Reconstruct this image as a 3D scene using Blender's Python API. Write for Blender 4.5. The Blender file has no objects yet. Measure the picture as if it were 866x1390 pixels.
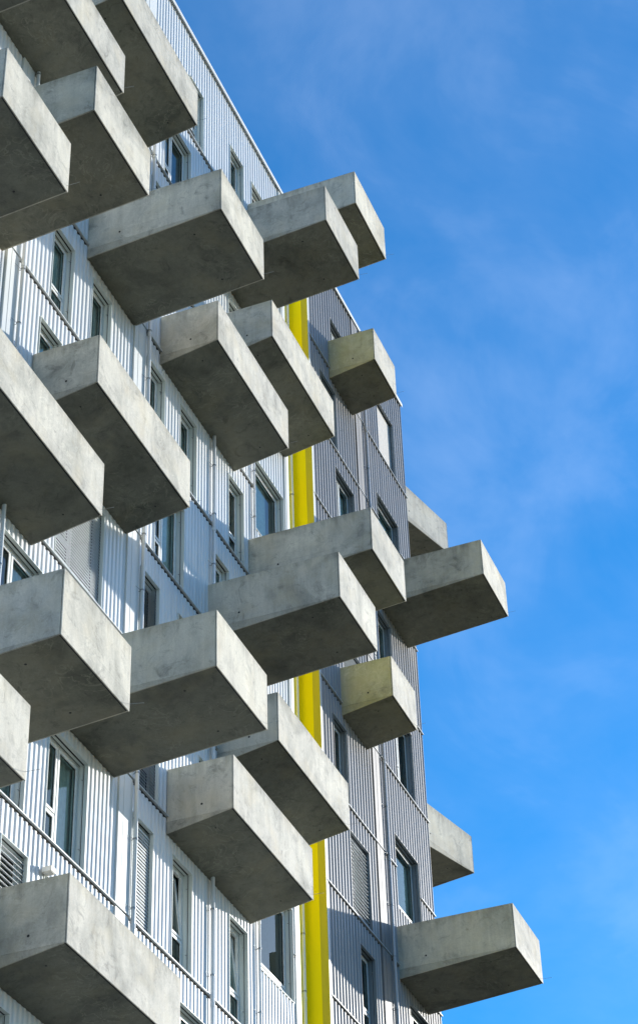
import bpy, math, random
from mathutils import Vector, Matrix
random.seed(7)
sc = bpy.context.scene
S = 1.55                                   # metres per grid unit
Z0, STO = 11.5488*S + 1.6, 1.86148*S       # level of reference floor, storey height
HF, DL, AT = 0.77043*S, 0.15935*S, 0.69506*S
def K(k): return Z0 + k*STO
def link(o, parent=None):
    sc.collection.objects.link(o)
    if parent: o.parent = parent
    return o

# ------------------------------------------------------------------ materials
def newmat(name):
    m = bpy.data.materials.new(name); m.use_nodes = True
    nt = m.node_tree; return m, nt, nt.nodes['Principled BSDF']
def node(nt, t, **kw):
    n = nt.nodes.new(t)
    for k, v in kw.items():
        if k in n.inputs: n.inputs[k].default_value = v
        else: setattr(n, k, v)
    return n
def ramp(nt, src, stops):
    r = nt.nodes.new('ShaderNodeValToRGB'); nt.links.new(src, r.inputs[0])
    e = r.color_ramp.elements
    while len(e) < len(stops): e.new(0.5)
    for i, (p, c) in enumerate(stops):
        e[i].position = p; e[i].color = (*c, 1) if len(c) == 3 else c
    return r
def pos(nt, scale=(1, 1, 1)):
    g = nt.nodes.new('ShaderNodeNewGeometry'); m = nt.nodes.new('ShaderNodeMapping')
    m.inputs['Scale'].default_value = scale; nt.links.new(g.outputs['Position'], m.inputs['Vector']); return m.outputs[0]
def noise(nt, vec, scale, detail=6, rough=0.6, dist=0.0):
    n = node(nt, 'ShaderNodeTexNoise', Scale=scale, Detail=detail, Roughness=rough, Distortion=dist)
    nt.links.new(vec, n.inputs['Vector']); return n.outputs['Fac']
def mix(nt, a, b, fac, mode='MIX'):
    n = nt.nodes.new('ShaderNodeMix'); n.data_type = 'RGBA'; n.blend_type = mode
    for s, v in ((6, a), (7, b), (0, fac)):
        if hasattr(v, 'is_linked') or hasattr(v, 'links'): nt.links.new(v, n.inputs[s])
        elif isinstance(v, tuple): n.inputs[s].default_value = (*v, 1)
        else: n.inputs[s].default_value = v
    return n.outputs[2]

def concrete(name, base, moss=0.0, wear=1.0, vein=1.0):
    m, nt, b = newmat(name); L = nt.links
    p = pos(nt)
    cloud = ramp(nt, noise(nt, p, 0.8, 8, 0.62, 0.6), [(0.32, (0.56, 0.58, 0.58)), (0.52, (1, 1, 1)), (0.72, (1.22, 1.21, 1.17))]).outputs[0]
    c = mix(nt, base, cloud, 0.9, 'MULTIPLY')
    # damp smudges, streaks down the faces
    st = ramp(nt, noise(nt, pos(nt, (5.0, 5.0, 0.55)), 1.1, 6, 0.65), [(0.36, (0.66, 0.67, 0.67)), (0.58, (1, 1, 1))]).outputs[0]
    c = mix(nt, c, st, 0.45*wear, 'MULTIPLY')
    sm = ramp(nt, noise(nt, p, 2.6, 7, 0.72, 1.2), [(0.30, (0.45, 0.46, 0.47)), (0.46, (1, 1, 1))]).outputs[0]
    c = mix(nt, c, sm, 0.75*wear, 'MULTIPLY')
    # pale efflorescence veins
    vn = nt.nodes.new('ShaderNodeTexNoise'); vn.inputs['Scale'].default_value = 1.7; vn.inputs['Detail'].default_value = 5; vn.inputs['Distortion'].default_value = 2.2
    L.new(p, vn.inputs['Vector'])
    ve = ramp(nt, vn.outputs['Fac'], [(0.485, (0, 0, 0)), (0.50, (1, 1, 1)), (0.53, (0, 0, 0))]).outputs[0]
    vm = ramp(nt, noise(nt, p, 0.9, 3, 0.5), [(0.44, (0, 0, 0)), (0.62, (0.38*vein,)*3)]).outputs[0]
    c = mix(nt, c, (base[0]*1.7, base[1]*1.7, base[2]*1.65), mix(nt, (0, 0, 0), vm, ve), 'MIX')
    # height above the soffit of the cast (all balconies repeat per storey)
    g = nt.nodes.new('ShaderNodeNewGeometry'); sx = nt.nodes.new('ShaderNodeSeparateXYZ'); L.new(g.outputs['Position'], sx.inputs[0])
    def mth(op, a, b_=None):
        q = nt.nodes.new('ShaderNodeMath'); q.operation = op
        for i, v in enumerate((a, b_)):
            if v is None: continue
            if isinstance(v, (int, float)): q.inputs[i].default_value = v
            else: L.new(v, q.inputs[i])
        return q.outputs[0]
    hrel = mth('MULTIPLY', mth('FRACT', mth('DIVIDE', mth('SUBTRACT', sx.outputs[2], Z0+AT-HF), STO)), STO)
    wob = mth('MULTIPLY', noise(nt, p, 1.5, 3), 0.03)
    hr = mth('ADD', hrel, wob)
    line = ramp(nt, hr, [(0.0, (1, 1, 1)), (0.285, (1, 1, 1)), (0.293, (0.72, 0.72, 0.72)), (0.303, (1.06, 1.06, 1.05))]).outputs[0]
    lm_ = ramp(nt, noise(nt, p, 0.45, 2), [(0.40, (0, 0, 0)), (0.60, (0.8, 0.8, 0.8))]).outputs[0]
    c = mix(nt, c, line, lm_, 'MULTIPLY')
    drip = noise(nt, pos(nt, (7, 7, 0.25)), 1.0, 4, 0.6)
    gr = mth('ADD', mth('DIVIDE', hrel, 1.22), mth('MULTIPLY', mth('SUBTRACT', drip, 0.5), 0.9))
    grime = ramp(nt, gr, [(0.80, (1, 1, 1)), (1.0, (0.72, 0.72, 0.70))]).outputs[0]
    c = mix(nt, c, grime, 0.8*wear, 'MULTIPLY')
    oi = nt.nodes.new('ShaderNodeObjectInfo')
    tone = ramp(nt, oi.outputs['Random'], [(0.0, (0.90, 0.91, 0.92)), (0.5, (1, 1, 1)), (1.0, (1.07, 1.06, 1.02))]).outputs[0]
    c = mix(nt, c, tone, 1.0, 'MULTIPLY')
    # fine aggregate and blow holes
    fi = ramp(nt, noise(nt, p, 34, 4, 0.7), [(0.35, (0.86, 0.86, 0.86)), (0.65, (1.08, 1.08, 1.08))]).outputs[0]
    c = mix(nt, c, fi, 0.7, 'MULTIPLY')
    vo = node(nt, 'ShaderNodeTexVoronoi', Scale=6.5); L.new(p, vo.inputs['Vector'])
    pit = ramp(nt, vo.outputs['Distance'], [(0.045, (0.35, 0.35, 0.35)), (0.075, (1, 1, 1))]).outputs[0]
    c = mix(nt, c, pit, 0.28, 'MULTIPLY')
    # rusty / yellowish breath
    ru = ramp(nt, noise(nt, p, 1.3, 4, 0.6), [(0.50, (0, 0, 0)), (0.70, (0.36, 0.36, 0.36))]).outputs[0]
    c = mix(nt, c, (base[0]*1.02, base[1]*0.92, base[2]*0.72), ru, 'MIX')
    if moss:
        ms = ramp(nt, noise(nt, p, 1.6, 6, 0.6), [(0.30, (0.25, 0.25, 0.25)), (0.62, (1, 1, 1))]).outputs[0]
        ms = mix(nt, (0, 0, 0), ms, moss)
        c = mix(nt, c, (0.34, 0.34, 0.12), ms, 'MIX')
    L.new(c, b.inputs['Base Color']); b.inputs['Roughness'].default_value = 0.8
    b.inputs['Specular IOR Level'].default_value = 0.35
    bm = node(nt, 'ShaderNodeBump', Strength=0.35, Distance=0.01)
    L.new(noise(nt, p, 22, 6, 0.65), bm.inputs['Height']); L.new(bm.outputs[0], b.inputs['Normal'])
    return m
def paint(name, col, rough=0.4, metal=0.0, dirt=0.12, spec=0.5, sc_=1.0):
    m, nt, b = newmat(name); L = nt.links
    p = pos(nt, (6, 6, 0.5))
    d = ramp(nt, noise(nt, p, 0.9*sc_, 5, 0.6), [(0.3, (1-2*dirt,)*3), (0.6, (1, 1, 1))]).outputs[0]
    c = mix(nt, col, d, 0.8, 'MULTIPLY')
    d2 = ramp(nt, noise(nt, pos(nt), 0.35, 4, 0.5), [(0.3, (1-dirt,)*3), (0.7, (1, 1, 1))]).outputs[0]
    c = mix(nt, c, d2, 1.0, 'MULTIPLY')
    L.new(c, b.inputs['Base Color']); b.inputs['Roughness'].default_value = rough
    b.inputs['Metallic'].default_value = metal; b.inputs['Specular IOR Level'].default_value = spec
    return m
def flat(name, col, rough=0.6, metal=0.0):
    m, nt, b = newmat(name)
    c = ramp(nt, noise(nt, pos(nt), 9, 3, 0.6), [(0.3, tuple(x*0.88 for x in col)), (0.7, tuple(min(1, x*1.08) for x in col))]).outputs[0]
    nt.links.new(c, b.inputs['Base Color']); b.inputs['Roughness'].default_value = rough; b.inputs['Metallic'].default_value = metal
    return m
M = {}
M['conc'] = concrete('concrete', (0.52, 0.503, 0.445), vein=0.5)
M['conc_slab_shade'] = concrete('concrete_slab_shade', (0.215, 0.218, 0.18), wear=1.0, vein=1.4)  # underside shade painted in: same concrete as the parapets, darkened for the slabs
M['conc_moss'] = concrete('concrete_moss', (0.50, 0.48, 0.38), moss=0.4)
M['white_clad'] = paint('white_cladding', (0.78, 0.80, 0.81), 0.38, 0.0, 0.09)
M['grey_clad'] = paint('grey_cladding', (0.335, 0.33, 0.33), 0.38, 0.05, 0.10)
M['grey_strip'] = paint('grey_strip', (0.21, 0.215, 0.22), 0.5, 0.0, 0.10, 0.3)
M['white_trim'] = paint('white_trim', (0.64, 0.67, 0.67), 0.45, 0.0, 0.05)
M['reveal'] = paint('pale_reveal', (0.66, 0.71, 0.69), 0.5, 0.0, 0.05)
M['grey_reveal'] = paint('grey_reveal', (0.22, 0.25, 0.27), 0.5, 0.0, 0.05)
M['frame'] = flat('window_frame_white', (0.78, 0.79, 0.77), 0.4)
M['frame_grey'] = flat('window_frame_grey', (0.50, 0.53, 0.53), 0.4)
M['yellow'] = paint('yellow_panel', (0.90, 0.78, 0.010), 0.8, 0.0, 0.03, 0.05)
M['olive'] = paint('olive_trim', (0.52, 0.47, 0.05), 0.7, 0.0, 0.06, 0.2)
M['pipe'] = paint('pipe', (0.70, 0.73, 0.74), 0.4, 0.0, 0.08)
M['pipe_grey'] = paint('pipe_grey', (0.42, 0.45, 0.48), 0.4, 0.1, 0.08)
M['dark'] = flat('dark_gap', (0.02, 0.021, 0.022), 0.8)
M['steel'] = flat('steel', (0.35, 0.36, 0.36), 0.4, 0.8)
M['room'] = flat('room_wall', (0.58, 0.62, 0.58), 0.9)
M['curtain'] = flat('curtain', (0.75, 0.78, 0.75), 0.9)
M['screen'] = flat('roller_screen', (0.48, 0.47, 0.45), 0.9)
M['slat'] = flat('blind_slat', (0.62, 0.65, 0.66), 0.45, 0.1)
M['lamp'] = flat('hood', (0.78, 0.76, 0.70), 0.5)
M['roofing'] = flat('roofing', (0.18, 0.18, 0.18), 0.9)
m, nt, b = newmat('glass'); L = nt.links
out = nt.nodes['Material Output']; nt.nodes.remove(b)
fr = node(nt, 'ShaderNodeFresnel', IOR=1.6); gl = node(nt, 'ShaderNodeBsdfGlossy', Roughness=0.015)
gl.inputs['Color'].default_value = (0.9, 1.0, 0.95, 1)
tr = nt.nodes.new('ShaderNodeBsdfTransparent'); tr.inputs['Color'].default_value = (0.80, 0.88, 0.84, 1)
ms = nt.nodes.new('ShaderNodeMixShader'); L.new(fr.outputs[0], ms.inputs[0]); L.new(tr.outputs[0], ms.inputs[1]); L.new(gl.outputs[0], ms.inputs[2])
bp = node(nt, 'ShaderNodeBump', Strength=0.04, Distance=0.02); L.new(noise(nt, pos(nt), 0.9, 2, 0.5), bp.inputs['Height']); L.new(bp.outputs[0], gl.inputs['Normal'])
L.new(ms.outputs[0], out.inputs[0]); M['glass'] = m
def groundmat(name, c0, c1, scl):
    m, nt, b = newmat(name)
    c = ramp(nt, noise(nt, pos(nt), scl, 8, 0.6), [(0.35, c0), (0.65, c1)]).outputs[0]
    nt.links.new(c, b.inputs['Base Color']); b.inputs['Roughness'].default_value = 0.9; return m
M['ground'] = groundmat('ground_earth', (0.035, 0.045, 0.02), (0.07, 0.075, 0.045), 0.05)
M['paving'] = groundmat('paving_stone', (0.08, 0.078, 0.07), (0.12, 0.115, 0.105), 0.6)
M['asphalt'] = groundmat('asphalt', (0.045, 0.045, 0.047), (0.07, 0.07, 0.07), 1.5)

# ------------------------------------------------------------------ mesh builder
class MB:
    def __init__(s): s.v = []; s.f = []
    def quad(s, *p):
        n = len(s.v); s.v += [tuple(q) for q in p]; s.f.append(tuple(range(n, n+len(p)))); return s
    def box(s, x0, x1, y0, y1, z0, z1):
        n = len(s.v)
        s.v += [(x, y, z) for z in (z0, z1) for y in (y0, y1) for x in (x0, x1)]
        s.f += [tuple(n+i for i in f) for f in ((0, 2, 3, 1), (4, 5, 7, 6), (0, 1, 5, 4), (2, 6, 7, 3), (0, 4, 6, 2), (1, 3, 7, 5))]
        return s
    def hexa(s, b4, t4):     # bottom ring, top ring
        n = len(s.v); s.v += [tuple(p) for p in b4+t4]
        s.f += [tuple(n+i for i in f) for f in ((3, 2, 1, 0), (4, 5, 6, 7), (0, 1, 5, 4), (1, 2, 6, 5), (2, 3, 7, 6), (3, 0, 4, 7))]
        return s
    def rod(s, a, b, r, n=10, cap=True):
        a, b = Vector(a), Vector(b); d = (b-a).normalized()
        u = d.orthogonal().normalized(); w = d.cross(u); k = len(s.v)
        for c in (a, b):
            for i in range(n):
                t = 2*math.pi*i/n; s.v.append(tuple(c + u*r*math.cos(t) + w*r*math.sin(t)))
        for i in range(n):
            j = (i+1) % n; s.f.append((k+i, k+j, k+n+j, k+n+i))
        if cap: s.f += [tuple(k+i for i in reversed(range(n))), tuple(k+n+i for i in range(n))]
        return s
    def build(s, name, mat, parent=None, smooth=False, bevel=0.0, M4=None, label=None):
        me = bpy.data.meshes.new(name)
        v = s.v if M4 is None else [tuple(M4 @ Vector(p)) for p in s.v]
        me.from_pydata(v, [], s.f); me.materials.append(M[mat]); me.validate(); me.update()
        o = bpy.data.objects.new(name, me); link(o, parent)
        if smooth: me.polygons.foreach_set('use_smooth', [True]*len(me.polygons))
        if bevel:
            bv = o.modifiers.new('bevel', 'BEVEL'); bv.width = bevel; bv.segments = 2; bv.limit_method = 'ANGLE'; bv.angle_limit = math.radians(40)
        if label: o['label'] = label
        return o
def thing(name, label, cat, loc):
    o = bpy.data.objects.new(name, None); o.empty_display_size = 0.5; link(o)
    o['label'] = label; o['category'] = cat; return o

XC_L, XC_R = 6.0*S, 25.47*S          # white block
XG_L, XG_R = 26.62*S, 31.94*S        # grey block
YR = 0.555                            # recess depth of yellow joint
KTOP = 9.33
DEPTH = 13.0
EW = Vector((0.225, 0.9744, 0))      # direction of the end wall in plan
white = thing('apartment_building', 'white corrugated metal apartment block with jutting concrete balconies, left of the yellow strip', 'building', (0, 0, 0))
grey = thing('apartment_building', 'dark grey corrugated metal apartment block at the sharp corner, right of the yellow strip', 'building', (0, 0, 0))

# ------------------------------------------------------------------ openings
# (x0, x1, k0, k1, style, blind, extra)  style n = narrow, d = double, s = stair
WW = [
 (21.40,21.98,8.0,8.77,'n',None),(23.11,23.69,8.0,8.77,'n',None),(24.05,25.22,8.0,8.77,'d',None),(18.4,18.98,8.0,8.77,'n',None),
 (20.53,21.51,7.0,7.77,'d',None),(23.0,23.95,7.0,7.77,'d',None),(17.3,18.9,7.0,7.77,'d',None),
 (20.12,20.70,6.0,6.77,'n',None),(23.02,23.60,6.0,6.77,'n',None),(16.6,17.55,6.0,6.77,'d',None),(24.05,25.0,6.0,6.77,'d',None),(14.0,15.1,6.0,6.77,'d',None),
 (18.35,19.3,5.0,5.77,'d',None),(21.3,22.25,5.0,5.77,'d',None),(13.0,13.9,5.0,5.77,'d',None),
 (17.29,17.87,4.0,4.77,'n',None),(18.41,18.99,4.0,4.77,'n',None),(20.14,20.73,4.0,4.77,'n',None),(21.26,21.84,4.0,4.77,'n',None),(23.01,23.59,4.0,4.77,'n',None),(14.9,15.8,4.0,4.77,'d',None),
 (24.0,25.25,4.60,5.37,'s',None),
 (17.09,17.67,3.0,3.77,'n',None),(20.5,21.45,3.0,3.77,'d',None),(22.44,23.02,3.0,3.77,'n',None),(23.3,24.2,3.0,3.77,'d',None),(13.0,13.9,3.0,3.77,'d',None),(17.95,18.9,3.0,3.77,'d',None),
 (17.80,19.05,2.0,2.80,'d','closed'),(20.12,20.70,2.0,2.77,'n','tilt'),(22.8,23.75,2.0,2.77,'d',None),(15.0,16.0,2.0,2.77,'d',None),(21.3,22.25,2.0,2.77,'d',None),
 (16.57,17.55,1.0,1.77,'d',None),(20.18,20.79,1.0,1.77,'n','tilt'),(22.0,22.95,1.0,1.77,'d',None),(18.4,19.35,1.0,1.77,'d',None),
 (24.0,25.25,0.60,1.37,'s',None),
 (16.48,17.46,0.0,0.77,'d',None),(17.94,18.91,0.0,0.77,'d',None),(20.10,20.68,0.0,0.77,'n','closed'),(21.24,21.83,0.0,0.77,'n','sash'),(23.0,23.62,0.0,0.77,'n','sash'),(14.8,15.7,0.0,0.77,'d',None),
 (17.04,17.63,-1.0,-0.23,'n','open'),(18.0,18.95,-1.0,-0.23,'d',None),(20.12,20.70,-1.0,-0.23,'n','tilt'),(21.3,22.25,-1.0,-0.23,'d',None),(23.0,23.95,-1.0,-0.23,'d',None),
]
GW = [
 (27.85,28.80,8.0,8.77,'d',None),(30.38,31.33,8.0,8.77,'d','screen'),
 (27.22,27.97,7.0,7.77,'n',None),(30.08,31.29,6.60,7.36,'s',None),
 (27.80,28.76,6.0,6.79,'d',None),(29.47,30.42,5.0,5.77,'d',None),(30.2,31.1,6.0,6.45,'n',None),
 (27.82,28.77,4.0,4.77,'d','open'),(30.35,31.30,4.0,4.80,'d',None),
 (27.22,27.84,3.0,3.77,'n',None),(29.99,31.20,2.60,3.36,'s',None),
 (27.78,28.66,2.0,2.78,'d','open'),(28.05,28.70,1.0,1.78,'n',None),(30.3,31.2,1.0,1.77,'d',None),
 (27.82,28.77,0.0,0.77,'d',None),(30.35,31.30,0.0,0.77,'d',None),
]
GW = [w for w in GW if w[:3] != (30.2, 31.1, 6.0)]
for k in range(-6, -1):              # lower storeys, below the picture
    WW += [(16.48,17.46,k,k+.77,'d',None),(18.4,18.98,k,k+.77,'n',None),(20.12,20.70,k,k+.77,'n',None),(21.3,22.25,k,k+.77,'d',None),(23.5,24.45,k,k+.77,'d',None)]
    GW += [(27.82,28.77,k,k+.77,'d',None),(30.35,31.30,k,k+.77,'d',None)]
for k in range(-6, 9):
    WW += [(x, x+.95, k, k+.77, 'd', None) for x in (7.2, 9.6)]

# ------------------------------------------------------------------ corrugated cladding
def profile(x0, x1, pitch, amp, prof):
    pts = []; i = math.floor(x0/pitch)
    while i*pitch < x1+pitch:
        for t, y in prof: pts.append((i*pitch+t*pitch, y*amp))
        i += 1
    def yat(x):
        for (a, ya), (b_, yb) in zip(pts, pts[1:]):
            if a <= x <= b_ and b_ > a: return ya+(yb-ya)*(x-a)/(b_-a)
        return 0
    return pts, yat
ROUND = [(0, 1), (.10, .97), (.18, .78), (.25, .35), (.31, -.35), (.38, -.80), (.47, -.98), (.56, -1), (.65, -.98), (.74, -.80), (.81, -.35), (.87, .35), (.94, .80)]
TRAP = [(0, 1), (.03, .96), (.22, .96), (.25, 1), (.28, .96), (.45, .96), (.48, .85), (.54, -.85), (.57, -.97), (.74, -.97), (.765, -.6), (.79, -.97), (.91, -.97), (.94, -.85), (.985, .85)]
def cladding(name, mat, parent, x0, x1, wins, pitch, amp, skip, M4=None, prof=ROUND, k0=-6):
    pts, yat = profile(x0, x1, pitch, amp, prof)
    cuts = {round(x0, 4), round(x1, 4)}
    for w in wins: cuts |= {round(w[0]*S, 4), round(w[1]*S, 4)}
    for a, b_ in skip: cuts |= {round(a, 4), round(b_, 4)}
    xs = sorted({round(p[0], 4) for p in pts if x0 <= p[0] <= x1} | {c for c in cuts if x0 <= c <= x1})
    prof = [(x, yat(x)) for x in xs]
    vid = {}; V = []; F = []
    def vi(x, y, z):
        key = (round(x, 3), round(z, 3))
        if key not in vid: vid[key] = len(V); V.append((x, y, z))
        return vid[key]
    bands = [(k, K(k)+0.02, (K(k+1)-0.042) if k < 8 else K(KTOP)-0.02) for k in range(k0, 9)]
    bands.append((k0-1, 0.02, K(k0)-0.042))
    for (xa, ya), (xb, yb) in zip(prof, prof[1:]):
        if xb-xa < 2e-4: continue
        xm = (xa+xb)/2
        if any(a < xm < b_ for a, b_ in skip): continue
        ops = [(K(w[2]), K(w[3])) for w in wins if w[0]*S < xm < w[1]*S]
        for k, za, zb in bands:
            iv = [(za, zb)]
            for oa, ob in ops:
                nv = []
                for a, b_ in iv:
                    if ob <= a or oa >= b_: nv.append((a, b_)); continue
                    if oa > a+.03: nv.append((a, oa))
                    if ob < b_-.03: nv.append((ob, b_))
                iv = nv
            for a, b_ in iv:
                F.append((vi(xa, ya, a), vi(xb, yb, a), vi(xb, yb, b_), vi(xa, ya, b_)))
    mb = MB(); mb.v = V; mb.f = F
    return mb.build(name, mat, parent, smooth=True, M4=M4)
PW = [(16.15*S, 16.44*S), (19.68*S, 20.03*S)]       # smooth pilaster strips
PG = [(29.03*S, 29.42*S)]
cladding('cladding', 'white_clad', white, XC_L, 25.30*S, WW, 0.1625, 0.0125, PW)
cladding('cladding', 'grey_clad', grey, XG_L+0.10, XG_R, GW, 0.2015, 0.025, PG, prof=TRAP)

def segs(x0, x1, k, wins):
    iv = [(x0, x1)]
    for w in wins:
        if w[2] < k-.02 and w[3] > k+.02:
            nv = []
            for a, b_ in iv:
                if w[1]*S <= a or w[0]*S >= b_: nv.append((a, b_))
                else:
                    if w[0]*S-a > .05: nv.append((a, w[0]*S-.012))
                    if b_-w[1]*S > .05: nv.append((w[1]*S+.012, b_))
            iv = nv
    return iv
for par, x0, x1, wins, tm in ((white, XC_L, 25.30*S, WW, 'white_trim'), (grey, XG_L+.06, XG_R+.03, GW, 'frame_grey')):
    for k in range(-6, 9):
        mb = MB(); gb = MB()
        for a, b_ in segs(x0, x1, k, wins):
            mb.box(a, b_, -0.060, 0.05, K(k)-0.004, K(k)+0.018)
            gb.box(a, b_, -0.006, 0.05, K(k)-0.045, K(k)-0.0045)
        fl_ = mb.build('floor_flashing', tm, par)
        gb.build('shadow_gap', 'dark', fl_)
for par, strips, m_, pm in ((white, PW, 'white_trim', 'pipe'), (grey, PG, 'grey_strip', 'pipe_grey')):
    for a, b_ in strips:
        mb = MB()
        for k in range(-7, 9):
            za = K(k)+.024 if k > -7 else .02; zb = K(k+1)-.044 if k < 8 else K(KTOP)-.02
            mb.box(a, b_, -0.050, 0.06, za, zb)
            mb.box(a+.34*(b_-a), a+.39*(b_-a), -0.056, -0.049, za, zb)
        mb.build('cover_strip', m_, par)

# joint between the blocks: white end post, yellow recess panel, pale edge
MB().box(25.30*S, XC_R, -0.045, 0.6, 0.02, K(KTOP)-.02).box(25.34*S, 25.38*S, -0.055, -0.044, 0.02, K(KTOP)-.02).build('corner_post', 'white_trim', white)
yb = MB().box(XC_R+.001, XG_L-0.001, YR, YR+.05, 0.02, K(KTOP)-.031)
yb.box(XG_L-0.02, XG_L-0.001, 0.148, YR-.002, 0.02, K(KTOP)-.031)
yb.box(XC_R+.001, XC_R+.02, -0.03, YR-.002, 0.02, K(KTOP)-.031)
MB().box(XG_L-0.022, XG_L-0.001, -0.036, 0.146, 0.02, K(KTOP)-.031).build('joint_edge_trim', 'olive', grey, label='dull olive yellow edge strip beside the bright yellow panel')
yb.build('joint_panel', 'yellow', grey, label='bright yellow vertical panel between the white and grey cladding')
MB().box(XG_L, XG_L+.10, -0.040, 0.6, 0.02, K(KTOP)-.02).build('corner_post', 'white_trim', grey)
# shell, roof, copings
c0 = Vector((XG_R, 0.02, 0)); c1 = c0+EW*DEPTH
def wall_quad(mb, a, b_, z0, z1):
    mb.quad((a[0], a[1], z0), (b_[0], b_[1], z0), (b_[0], b_[1], z1), (a[0], a[1], z1))
zt = K(KTOP)-.05
mb = MB(); wall_quad(mb, (XC_L, 0.0), (XC_L, DEPTH), 0, zt); wall_quad(mb, (XC_L, DEPTH), (26.0*S, DEPTH), 0, zt); mb.build('rear_wall', 'white_clad', white)
mb = MB(); wall_quad(mb, (26.0*S, DEPTH), (c1.x, c1.y), 0, zt); mb.build('rear_wall', 'grey_clad', grey)
MB().box(XC_L, 26.0*S, 0.5, DEPTH, K(9.0), K(9.0)+.2).build('roof', 'roofing', white)
mb = MB(); n = [(26.0*S, .5), (XG_R+.1, .5), (c1.x, c1.y-.3), (26.0*S, DEPTH)]
mb.hexa([(x, y, K(9.0)) for x, y in n], [(x, y, K(9.0)+.2) for x, y in n]); mb.build('roof', 'roofing', grey)
MB().box(XC_L, XC_R+.02, -0.085, 0.36, K(KTOP)-.03, K(KTOP)+.05).box(XC_L, XC_R+.02, -0.085, -0.075, K(KTOP)-.09, K(KTOP)-.0305).build('roof_coping', 'white_trim', white, bevel=.006)
MB().box(XC_R+.021, XG_R+.06, -0.085, 0.36, K(KTOP)-.03, K(KTOP)+.05).box(XC_R+.021, XG_R+.06, -0.085, -0.075, K(KTOP)-.09, K(KTOP)-.0305).build('roof_coping', 'white_trim', grey, bevel=.006)
# end wall of the grey block
RotE = Matrix.Rotation(math.atan2(EW.y, EW.x), 4, 'Z'); ME = Matrix.Translation((XG_R, 0.02, 0)) @ RotE
cladding('end_cladding', 'grey_clad', grey, 0.03, DEPTH, [], 0.2015, 0.030, [], M4=ME, prof=TRAP)
mb = MB()
for k in range(-6, 9): mb.box(0.05, DEPTH, -0.05, 0.05, K(k)-.012, K(k)+.022)
mb.build('end_flashing', 'frame_grey', grey, M4=ME)
MB().box(-0.02, 0.03, -0.03, 0.05, 0.02, K(KTOP)-.02).build('corner_trim', 'grey_clad', grey, M4=ME)

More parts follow.
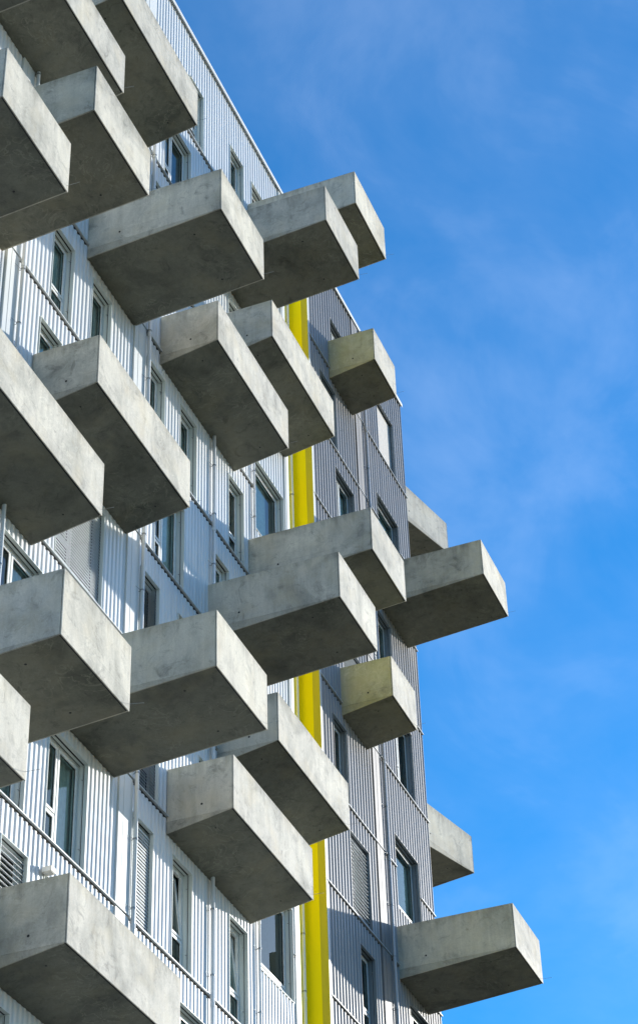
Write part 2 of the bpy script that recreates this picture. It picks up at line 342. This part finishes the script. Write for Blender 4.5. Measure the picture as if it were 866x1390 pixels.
# ------------------------------------------------------------------ windows
def window(par, w, whitein):
    x0, x1, kb, kt, st, bl = w
    x0 *= S; x1 *= S; z0 = K(kb)+(.024 if abs(kb-round(kb)) < .01 else 0); z1 = K(kt)
    rv = 'reveal' if whitein else 'grey_reveal'; fm = 'frame' if whitein else 'frame_grey'
    t = .013; yo = -.026; yi = .215
    mb = MB()
    mb.box(x0, x0+t, yo, yi, z0, z1-t).box(x1-t, x1, yo, yi, z0, z1-t).box(x0, x1, yo, yi, z1-t, z1).box(x0+t, x1-t, yo, yi, z0, z0+t)
    win = mb.build('window', rv, par)
    X0, X1, Zb, Zt = x0+t, x1-t, z0+t, z1-t
    MB().box(X0+.03, X1-.02, .045, .075, Zt-.004, Zt+.004).box(X0+.03, X1-.02, .135, .148, Zt-.004, Zt+.004).build('blind_slot', 'dark', win)
    g = MB().box(X1-.004, X1-.001, .055, .068, Zb, Zt-.01).build('guide_rail', 'dark', win)
    cl = MB()
    for f in (.2, .85):
        z = Zb+(Zt-Zb)*f; cl.rod((X1-.002, .062, z), (X1-.05, .062, z), .006, 6); cl.rod((X1-.05, .03, z-.01), (X1-.05, .085, z+.012), .007, 6)
    cl.rod((X1-.045, .062, Zb), (X1-.045, .062, Zt), .0035, 6)
    cl.build('rail_clip', 'steel', win)
    # casement frame
    f = MB(); a, b_ = .15, .235; fw = .075
    f.box(X0, X0+fw, a+.02, b_, Zb, Zt).box(X1-fw, X1, a+.02, b_, Zb, Zt).box(X0+fw, X1-fw, a+.02, b_, Zt-fw, Zt).box(X0+fw, X1-fw, a+.02, b_, Zb, Zb+fw)
    panes = []; iw = .055
    H = Zt-Zb; tz = Zb+.34*H
    if st == 'n': leafs = [(X0+fw, X1-fw, tz+.02, Zt-fw), (X0+fw, X1-fw, Zb+fw, tz-.02)]; f.box(X0+fw, X1-fw, a+.02, b_, tz-.02, tz+.02)
    elif st == 's': leafs = [(X0+fw, X1-fw, Zb+fw+.22, Zt-fw), (X0+fw, X0+.42*(X1-X0), Zb+fw, Zb+fw+.18), (X0+.46*(X1-X0), X1-fw, Zb+fw, Zb+fw+.18)]; f.box(X0+fw, X1-fw, a+.02, b_, Zb+fw+.18, Zb+fw+.22).box(X0+.42*(X1-X0), X0+.46*(X1-X0), a+.02, b_, Zb+fw, Zb+fw+.18)
    else:
        xm = X0+.44*(X1-X0); leafs = [(X0+fw, xm-.02, tz+.02, Zt-fw), (X0+fw, xm-.02, Zb+fw, tz-.02), (xm+.02, X1-fw, Zb+fw, Zt-fw)]
        f.box(xm-.02, xm+.02, a+.02, b_, Zb+fw, Zt-fw).box(X0+fw, xm-.02, a+.02, b_, tz-.02, tz+.02)
    tilted = bl == 'sash'
    gp = MB()
    for i, (p, q, r, s_) in enumerate(leafs):
        if tilted and i == 0:
            # tilted inward-opening top-hung leaf, built about its bottom edge
            def tp(y, z): return (y + (z-r)*0.11)
            sm = MB()
            def tb(xa, xb, za, zb): sm.hexa([(xa, tp(a, za), za), (xb, tp(a, za), za), (xb, tp(a, za)+.06, za), (xa, tp(a, za)+.06, za)], [(xa, tp(a, zb), zb), (xb, tp(a, zb), zb), (xb, tp(a, zb)+.06, zb), (xa, tp(a, zb)+.06, zb)])
            tb(p, p+iw, r, s_); tb(q-iw, q, r, s_); tb(p+iw, q-iw, r, r+iw); tb(p+iw, q-iw, s_-iw, s_)
            sm.build('sash', fm, win)
            gp.quad((p+iw, tp(a+.03, r), r), (q-iw, tp(a+.03, r), r), (q-iw, tp(a+.03, s_), s_), (p+iw, tp(a+.03, s_), s_))
        else:
            sm = MB().box(p+.003, p+iw, a, b_-.01, r+.003, s_-.003).box(q-iw, q-.003, a, b_-.01, r+.003, s_-.003).box(p+iw, q-iw, a, b_-.01, r+.003, r+iw).box(p+iw, q-iw, a, b_-.01, s_-iw, s_-.003)
            sm.build('sash', fm, win)
            gp.quad((p+iw, a+.035, r+iw), (q-iw, a+.035, r+iw), (q-iw, a+.035, s_-iw), (p+iw, a+.035, s_-iw))
            gk = .008
            e = MB().box(p+iw, p+iw+gk, a+.02, a+.034, r+iw, s_-iw).box(q-iw-gk, q-iw, a+.02, a+.034, r+iw, s_-iw).box(p+iw+gk, q-iw-gk, a+.02, a+.034, s_-iw-gk, s_-iw).box(p+iw+gk, q-iw-gk, a+.02, a+.034, r+iw, r+iw+gk)
            e.build('glazing_gasket', 'dark', win)
    f.build('window_frame', fm, win, bevel=.004)
    gp.build('pane', 'glass', win)
    # room behind
    rx0, rx1, ry = X0-.35, X1+.9, 2.6; rz0, rz1 = Zb-.03, Zt+.22
    ya = .236
    rm = MB()
    rm.quad((rx0, ya, rz0), (rx0, ry, rz0), (rx0, ry, rz1), (rx0, ya, rz1)).quad((rx1, ya, rz0), (rx1, ya, rz1), (rx1, ry, rz1), (rx1, ry, rz0))
    rm.quad((rx0, ry, rz0), (rx1, ry, rz0), (rx1, ry, rz1), (rx0, ry, rz1)).quad((rx0, ya, rz1), (rx0, ry, rz1), (rx1, ry, rz1), (rx1, ya, rz1)).quad((rx0, ya, rz0), (rx1, ya, rz0), (rx1, ry, rz0), (rx0, ry, rz0))
    rm.build('room_interior', 'room', win)
    if bl == 'curtain' or (bl is None and random.random() < .85 or st == 's') or bl == 'sash':
        cw = (X1-X0)*(1.0 if bl == 'curtain' else random.uniform(.4, .8)); side = random.random() < .75
        ca = X1-cw+.05 if side else X0-.05
        c = MB(); N = 26; pv = None
        for i in range(N+1):
            x = ca+cw*i/N; y = .31+.03*math.sin(i*1.35+random.random()*.5)
            if pv: c.quad((pv[0], pv[1], Zb+.02), (x, y, Zb+.02), (x, y, Zt+.05), (pv[0], pv[1], Zt+.05))
            pv = (x, y)
        c.build('curtain', 'curtain', win)
    if bl == 'screen':
        MB().box(X0+.01, X1-.012, .085, .091, Zb+.04, Zt-.02).box(X0+.01, X1-.012, .078, .10, Zb+.02, Zb+.045).build('roller_screen', 'screen', win)
    if bl in ('closed', 'tilt', 'open'):
        ang = {'closed': 72, 'tilt': 58, 'open': 28}[bl]; p_ = .072 if bl != 'open' else .105
        s1, c1_ = math.sin(math.radians(ang))*.04, math.cos(math.radians(ang))*.04
        m_ = MB(); z = Zb+.05 if bl != 'open' else Zb+.06
        while z < Zt-.05:
            y = .062; h = .0025
            m_.hexa([(X0+.012, y-c1_, z-s1), (X1-.012, y-c1_, z-s1), (X1-.012, y+c1_, z+s1), (X0+.012, y+c1_, z+s1)],
                    [(X0+.012, y-c1_, z-s1+h*2), (X1-.012, y-c1_, z-s1+h*2), (X1-.012, y+c1_, z+s1+h*2), (X0+.012, y+c1_, z+s1+h*2)])
            z += p_
        m_.build('blind', 'slat', win)
    return win
seen_w = set()
for w in WW: window(white, w, True)
for w in GW: window(grey, w, False)

# ------------------------------------------------------------------ balconies
W = {'d': (1.479, 1.994), 'w': (2.675, 0.917), 's': (1.174, 0.916)}
def balcony(par, xL, typ, k, moss=False, M4=None, label=None, rod=True, bal=0):
    w, d = W[typ]; w *= S; d *= S; xL *= S; xR = xL+w
    zt_ = K(k)+AT; zb = zt_-HF; zw = zb-DL; yF = -d
    mt = 'conc_moss' if moss else 'conc'
    fp, gap, th = .020, .030, .13
    y1 = yF+fp+gap; ys = yF+fp+.009; y2 = -0.005
    def zbot(y): return zb+(zw-zb)*(y-yF)/(-yF)
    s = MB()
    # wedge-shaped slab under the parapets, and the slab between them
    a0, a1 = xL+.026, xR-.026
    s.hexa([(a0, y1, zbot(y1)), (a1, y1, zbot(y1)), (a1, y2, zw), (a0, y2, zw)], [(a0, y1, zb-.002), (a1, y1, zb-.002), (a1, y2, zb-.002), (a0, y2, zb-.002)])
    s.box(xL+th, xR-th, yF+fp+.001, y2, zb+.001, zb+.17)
    bo = s.build('balcony', 'conc_slab_shade', par, bevel=.006, M4=M4, label=label)
    MB().box(xL, xR, yF, yF+fp, zb-.012, zt_).build('parapet_front', 'conc', bo, bevel=.006, M4=M4)
    for a, b_ in ((xL, xL+th), (xR-th, xR)):
        pb = MB().box(a+.001, b_-.001, ys, y2, zb+.003, zt_-.004)
        u0, u1 = (a+.001, a+.024) if a == xL else (b_-.024, b_-.001)
        pb.hexa([(u0, y1, zbot(y1)), (u1, y1, zbot(y1)), (u1, y2, zw-.004), (u0, y2, zw-.004)], [(u0, y1, zb+.0005), (u1, y1, zb+.0005), (u1, y2, zb+.0005), (u0, y2, zb+.0005)])
        pb.build('parapet_side', mt if a == xL else 'conc', bo, bevel=.006, M4=M4)
    MB().box(xL+.03, xR-.03, yF+fp-.01, y1+.02, zb-.0015, zt_-.03).build('joint_seal', 'dark', bo, M4=M4)
    hl = MB()
    hl.rod((xL+.02, -.75, zb+.24), (xL-.002, -.75, zb+.24), .024, 12)
    hl.build('drain_hole', 'dark', bo, M4=M4)
    yh = -d*.60 if typ != 'd' else -(d-.80)
    for x in (xL+.42, xR-.42):
        MB().rod((x, yh, zbot(yh)-.002), (x, yh, zbot(yh)+.03), .022, 12).build('drain_hole', 'dark', bo, M4=M4)
    if rod:
        r = MB(); zr = zb+.10
        r.rod((xR-.06, yF+.01, zr), (xR-.02+random.uniform(-.02, .03), yF-.24, zr+random.uniform(-.01, .03)), .0035, 6)
        r.build('overflow_wire', 'steel', bo, M4=M4)
    return bo
BAL = [(14.67,'w',6),(17.10,'w',7),(14.58,'d',4),(12.61,'d',3),(12.66,'d',5),(18.22,'d',5),(22.36,'d',7),(23.89,'d',8),(20.56,'w',5),(22.66,'w',6),
 (16.99,'w',3),(14.58,'w',2),(14.49,'d',0),(12.53,'d',-1),(18.10,'d',1),(22.28,'d',3),(23.78,'d',4),(22.60,'w',2),(21.06,'w',1),(16.90,'w',-1)]
for x, t, k in BAL: balcony(white, x, t, k)
balcony(grey, 27.71, 's', 8, moss=True, label='small yellowish moss-stained concrete balcony high on the grey wall')
balcony(grey, 27.63, 's', 4, moss=True, label='small yellowish moss-stained concrete balcony halfway up the grey wall')
balcony(grey, 29.97, 'd', 6); balcony(grey, 29.84, 'd', 2)
ang = math.atan2(EW.y, EW.x)
for k, s0 in ((4, 0.05), (8, 0.02), (0, 0.03)):
    # local x runs along the end wall, local -y points out of it
    dpt = W['d'][1]*S
    balcony(grey, (0.34 if k != 8 else 0.32)/S-0.0, 'd', k, M4=ME, rod=False)
# below the picture, so that the facade goes on
for x, t, k in ((18.2,'d',-3),(20.6,'w',-4),(22.5,'d',-4),(16.9,'w',-5)): balcony(white, x, t, k)
balcony(grey, 27.7, 's', -1, moss=True, label='small yellowish moss-stained concrete balcony low on the grey wall')
balcony(grey, 29.9, 'd', -3)

# ------------------------------------------------------------------ pipes
def pipe(par, x, y, r, z0, z1, mat, step=1.42, off=0.0, side=-1):
    p = MB().rod((x, y, z0), (x, y, z1), r, 16)
    z = z0+1.2
    o = p.build('downpipe', mat, par, smooth=True)
    o.data.polygons.foreach_set('use_smooth', [len(pp.vertices) == 4 for pp in o.data.polygons])
    z = K(-3)+off
    while z < z1:
        if z > z0+.2:
            c = MB().rod((x, y, z-.016), (x, y, z+.016), r+.008, 16)
            c.rod((x, y+r, z), (x, y+r+.12, z), .008, 6)
            c.rod((x-.20, y+.055, z-.0), (x-.01, y+r*.7, z), .0045, 6)
            c.build('pipe_bracket', 'steel', o)
        z += step
    # socket collars
    for k in range(-2, 9):
        zz = K(k)-.25
        if z0 < zz < z1-.3: MB().rod((x, y, zz), (x, y, zz+.09), r+.006, 16).build('pipe_socket', mat, o)
    return o
Zt_ = K(KTOP)-.1
pipe(white, 16.47*S, -0.115, .042, .1, K(8.2), 'pipe')
pipe(white, 20.06*S, -0.115, .042, .1, K(8.2), 'pipe', off=.3)
pipe(white, 22.36*S, -0.095, .042, .1, K(5.9), 'pipe', off=.55)
pipe(white, 23.93*S, -0.075, .032, .1, K(5.6), 'pipe', off=.8)
pipe(grey, 26.38*S, 0.43, .045, .1, Zt_, 'pipe', off=.15)
pipe(grey, 29.47*S, -0.115, .042, .1, Zt_, 'pipe_grey', off=.2)
h = MB().box(17.93*S, 17.93*S+.17, -.21, -.03, K(-.245), K(-.245)+.10); h.box(17.93*S+.02, 17.93*S+.15, -.20, -.04, K(-.245)-.012, K(-.245)-.001)
h.build('vent_hood', 'lamp', white, bevel=.012)

# ------------------------------------------------------------------ ground
def struct(name, mb, mat):
    o = mb.build(name, mat); o['kind'] = 'structure'; return o
struct('ground', MB().quad((-3000, -3000, 0), (3000, -3000, 0), (3000, 3000, 0), (-3000, 3000, 0)), 'ground')
struct('pavement', MB().box(-30, 90, -8, -.1, -.02, .012), 'paving')
struct('road', MB().box(-300, 400, -18, -8.2, -.1, .006), 'asphalt')

# ------------------------------------------------------------------ light
sun_dir = Vector((1.74, -1.0, 0.635)).normalized()
el = math.asin(sun_dir.z); az = math.atan2(sun_dir.x, sun_dir.y)      # clockwise from +Y
sd = bpy.data.lights.new('sun', 'SUN'); sd.energy = 4.2; sd.angle = math.radians(0.53); sd.color = (1.0, 0.955, 0.88)
so = bpy.data.objects.new('sun', sd); link(so); so.rotation_euler = sun_dir.to_track_quat('Z', 'Y').to_euler(); so.location = (60, -40, 60)
wd = bpy.data.worlds.new('World'); sc.world = wd; wd.use_nodes = True; nt = wd.node_tree; L = nt.links
bg = nt.nodes['Background']; sky = nt.nodes.new('ShaderNodeTexSky'); sky.sky_type = 'NISHITA'; sky.sun_disc = False
sky.sun_elevation = el; sky.sun_rotation = az; sky.air_density = 1.0; sky.dust_density = 0.6; sky.ozone_density = 3.5; sky.altitude = 200
tc = nt.nodes.new('ShaderNodeTexCoord'); mp = nt.nodes.new('ShaderNodeMapping'); mp.inputs['Scale'].default_value = (1.0, 1.6, 2.2); mp.inputs['Rotation'].default_value = (0.2, 0.5, 0.3)
L.new(tc.outputs['Generated'], mp.inputs['Vector'])
n1 = noise(nt, mp.outputs[0], 2.2, 6, 0.55, 0.3); n2 = noise(nt, mp.outputs[0], 7.0, 8, 0.6, 0.6)
cm = nt.nodes.new('ShaderNodeMath'); cm.operation = 'MULTIPLY_ADD'; L.new(n2, cm.inputs[0]); cm.inputs[1].default_value = 0.35; L.new(n1, cm.inputs[2])
cr = ramp(nt, cm.outputs[0], [(0.50, (0.012, 0.012, 0.012)), (0.66, (0.045, 0.045, 0.045)), (0.88, (0.14, 0.14, 0.14))]).outputs[0]
hs = node(nt, 'ShaderNodeHueSaturation', Saturation=1.44, Hue=0.5); L.new(sky.outputs[0], hs.inputs['Color'])
col = mix(nt, hs.outputs[0], (7.0, 7.6, 8.6), cr)
L.new(col, bg.inputs['Color']); bg.inputs['Strength'].default_value = 0.15

# ------------------------------------------------------------------ camera
cd = bpy.data.cameras.new('camera'); co = bpy.data.objects.new('camera', cd); link(co)
R0 = Vector((0.36458376, -0.9306679, -0.03059335)); R1 = Vector((0.55947945, 0.24519944, -0.7917449)); R2 = Vector((0.74435303, 0.27154098, 0.61008529))
right, up, back = R0, -R1, -R2
mw = Matrix(((right.x, up.x, back.x, 0), (right.y, up.y, back.y, -10*S), (right.z, up.z, back.z, 1.6), (0, 0, 0, 1)))
co.matrix_world = mw
cd.sensor_fit = 'HORIZONTAL'; cd.sensor_width = 36; cd.lens = 2883.663/866*36
cd.shift_x = -(447.001-433)/866; cd.shift_y = (717.683-695)/866
cd.clip_start = 0.1; cd.clip_end = 8000
sc.camera = co
sc.view_settings.view_transform = 'Standard'; sc.view_settings.look = 'None'; sc.view_settings.exposure = 0.68; sc.view_settings.gamma = 1
sc.view_settings.use_curve_mapping = False
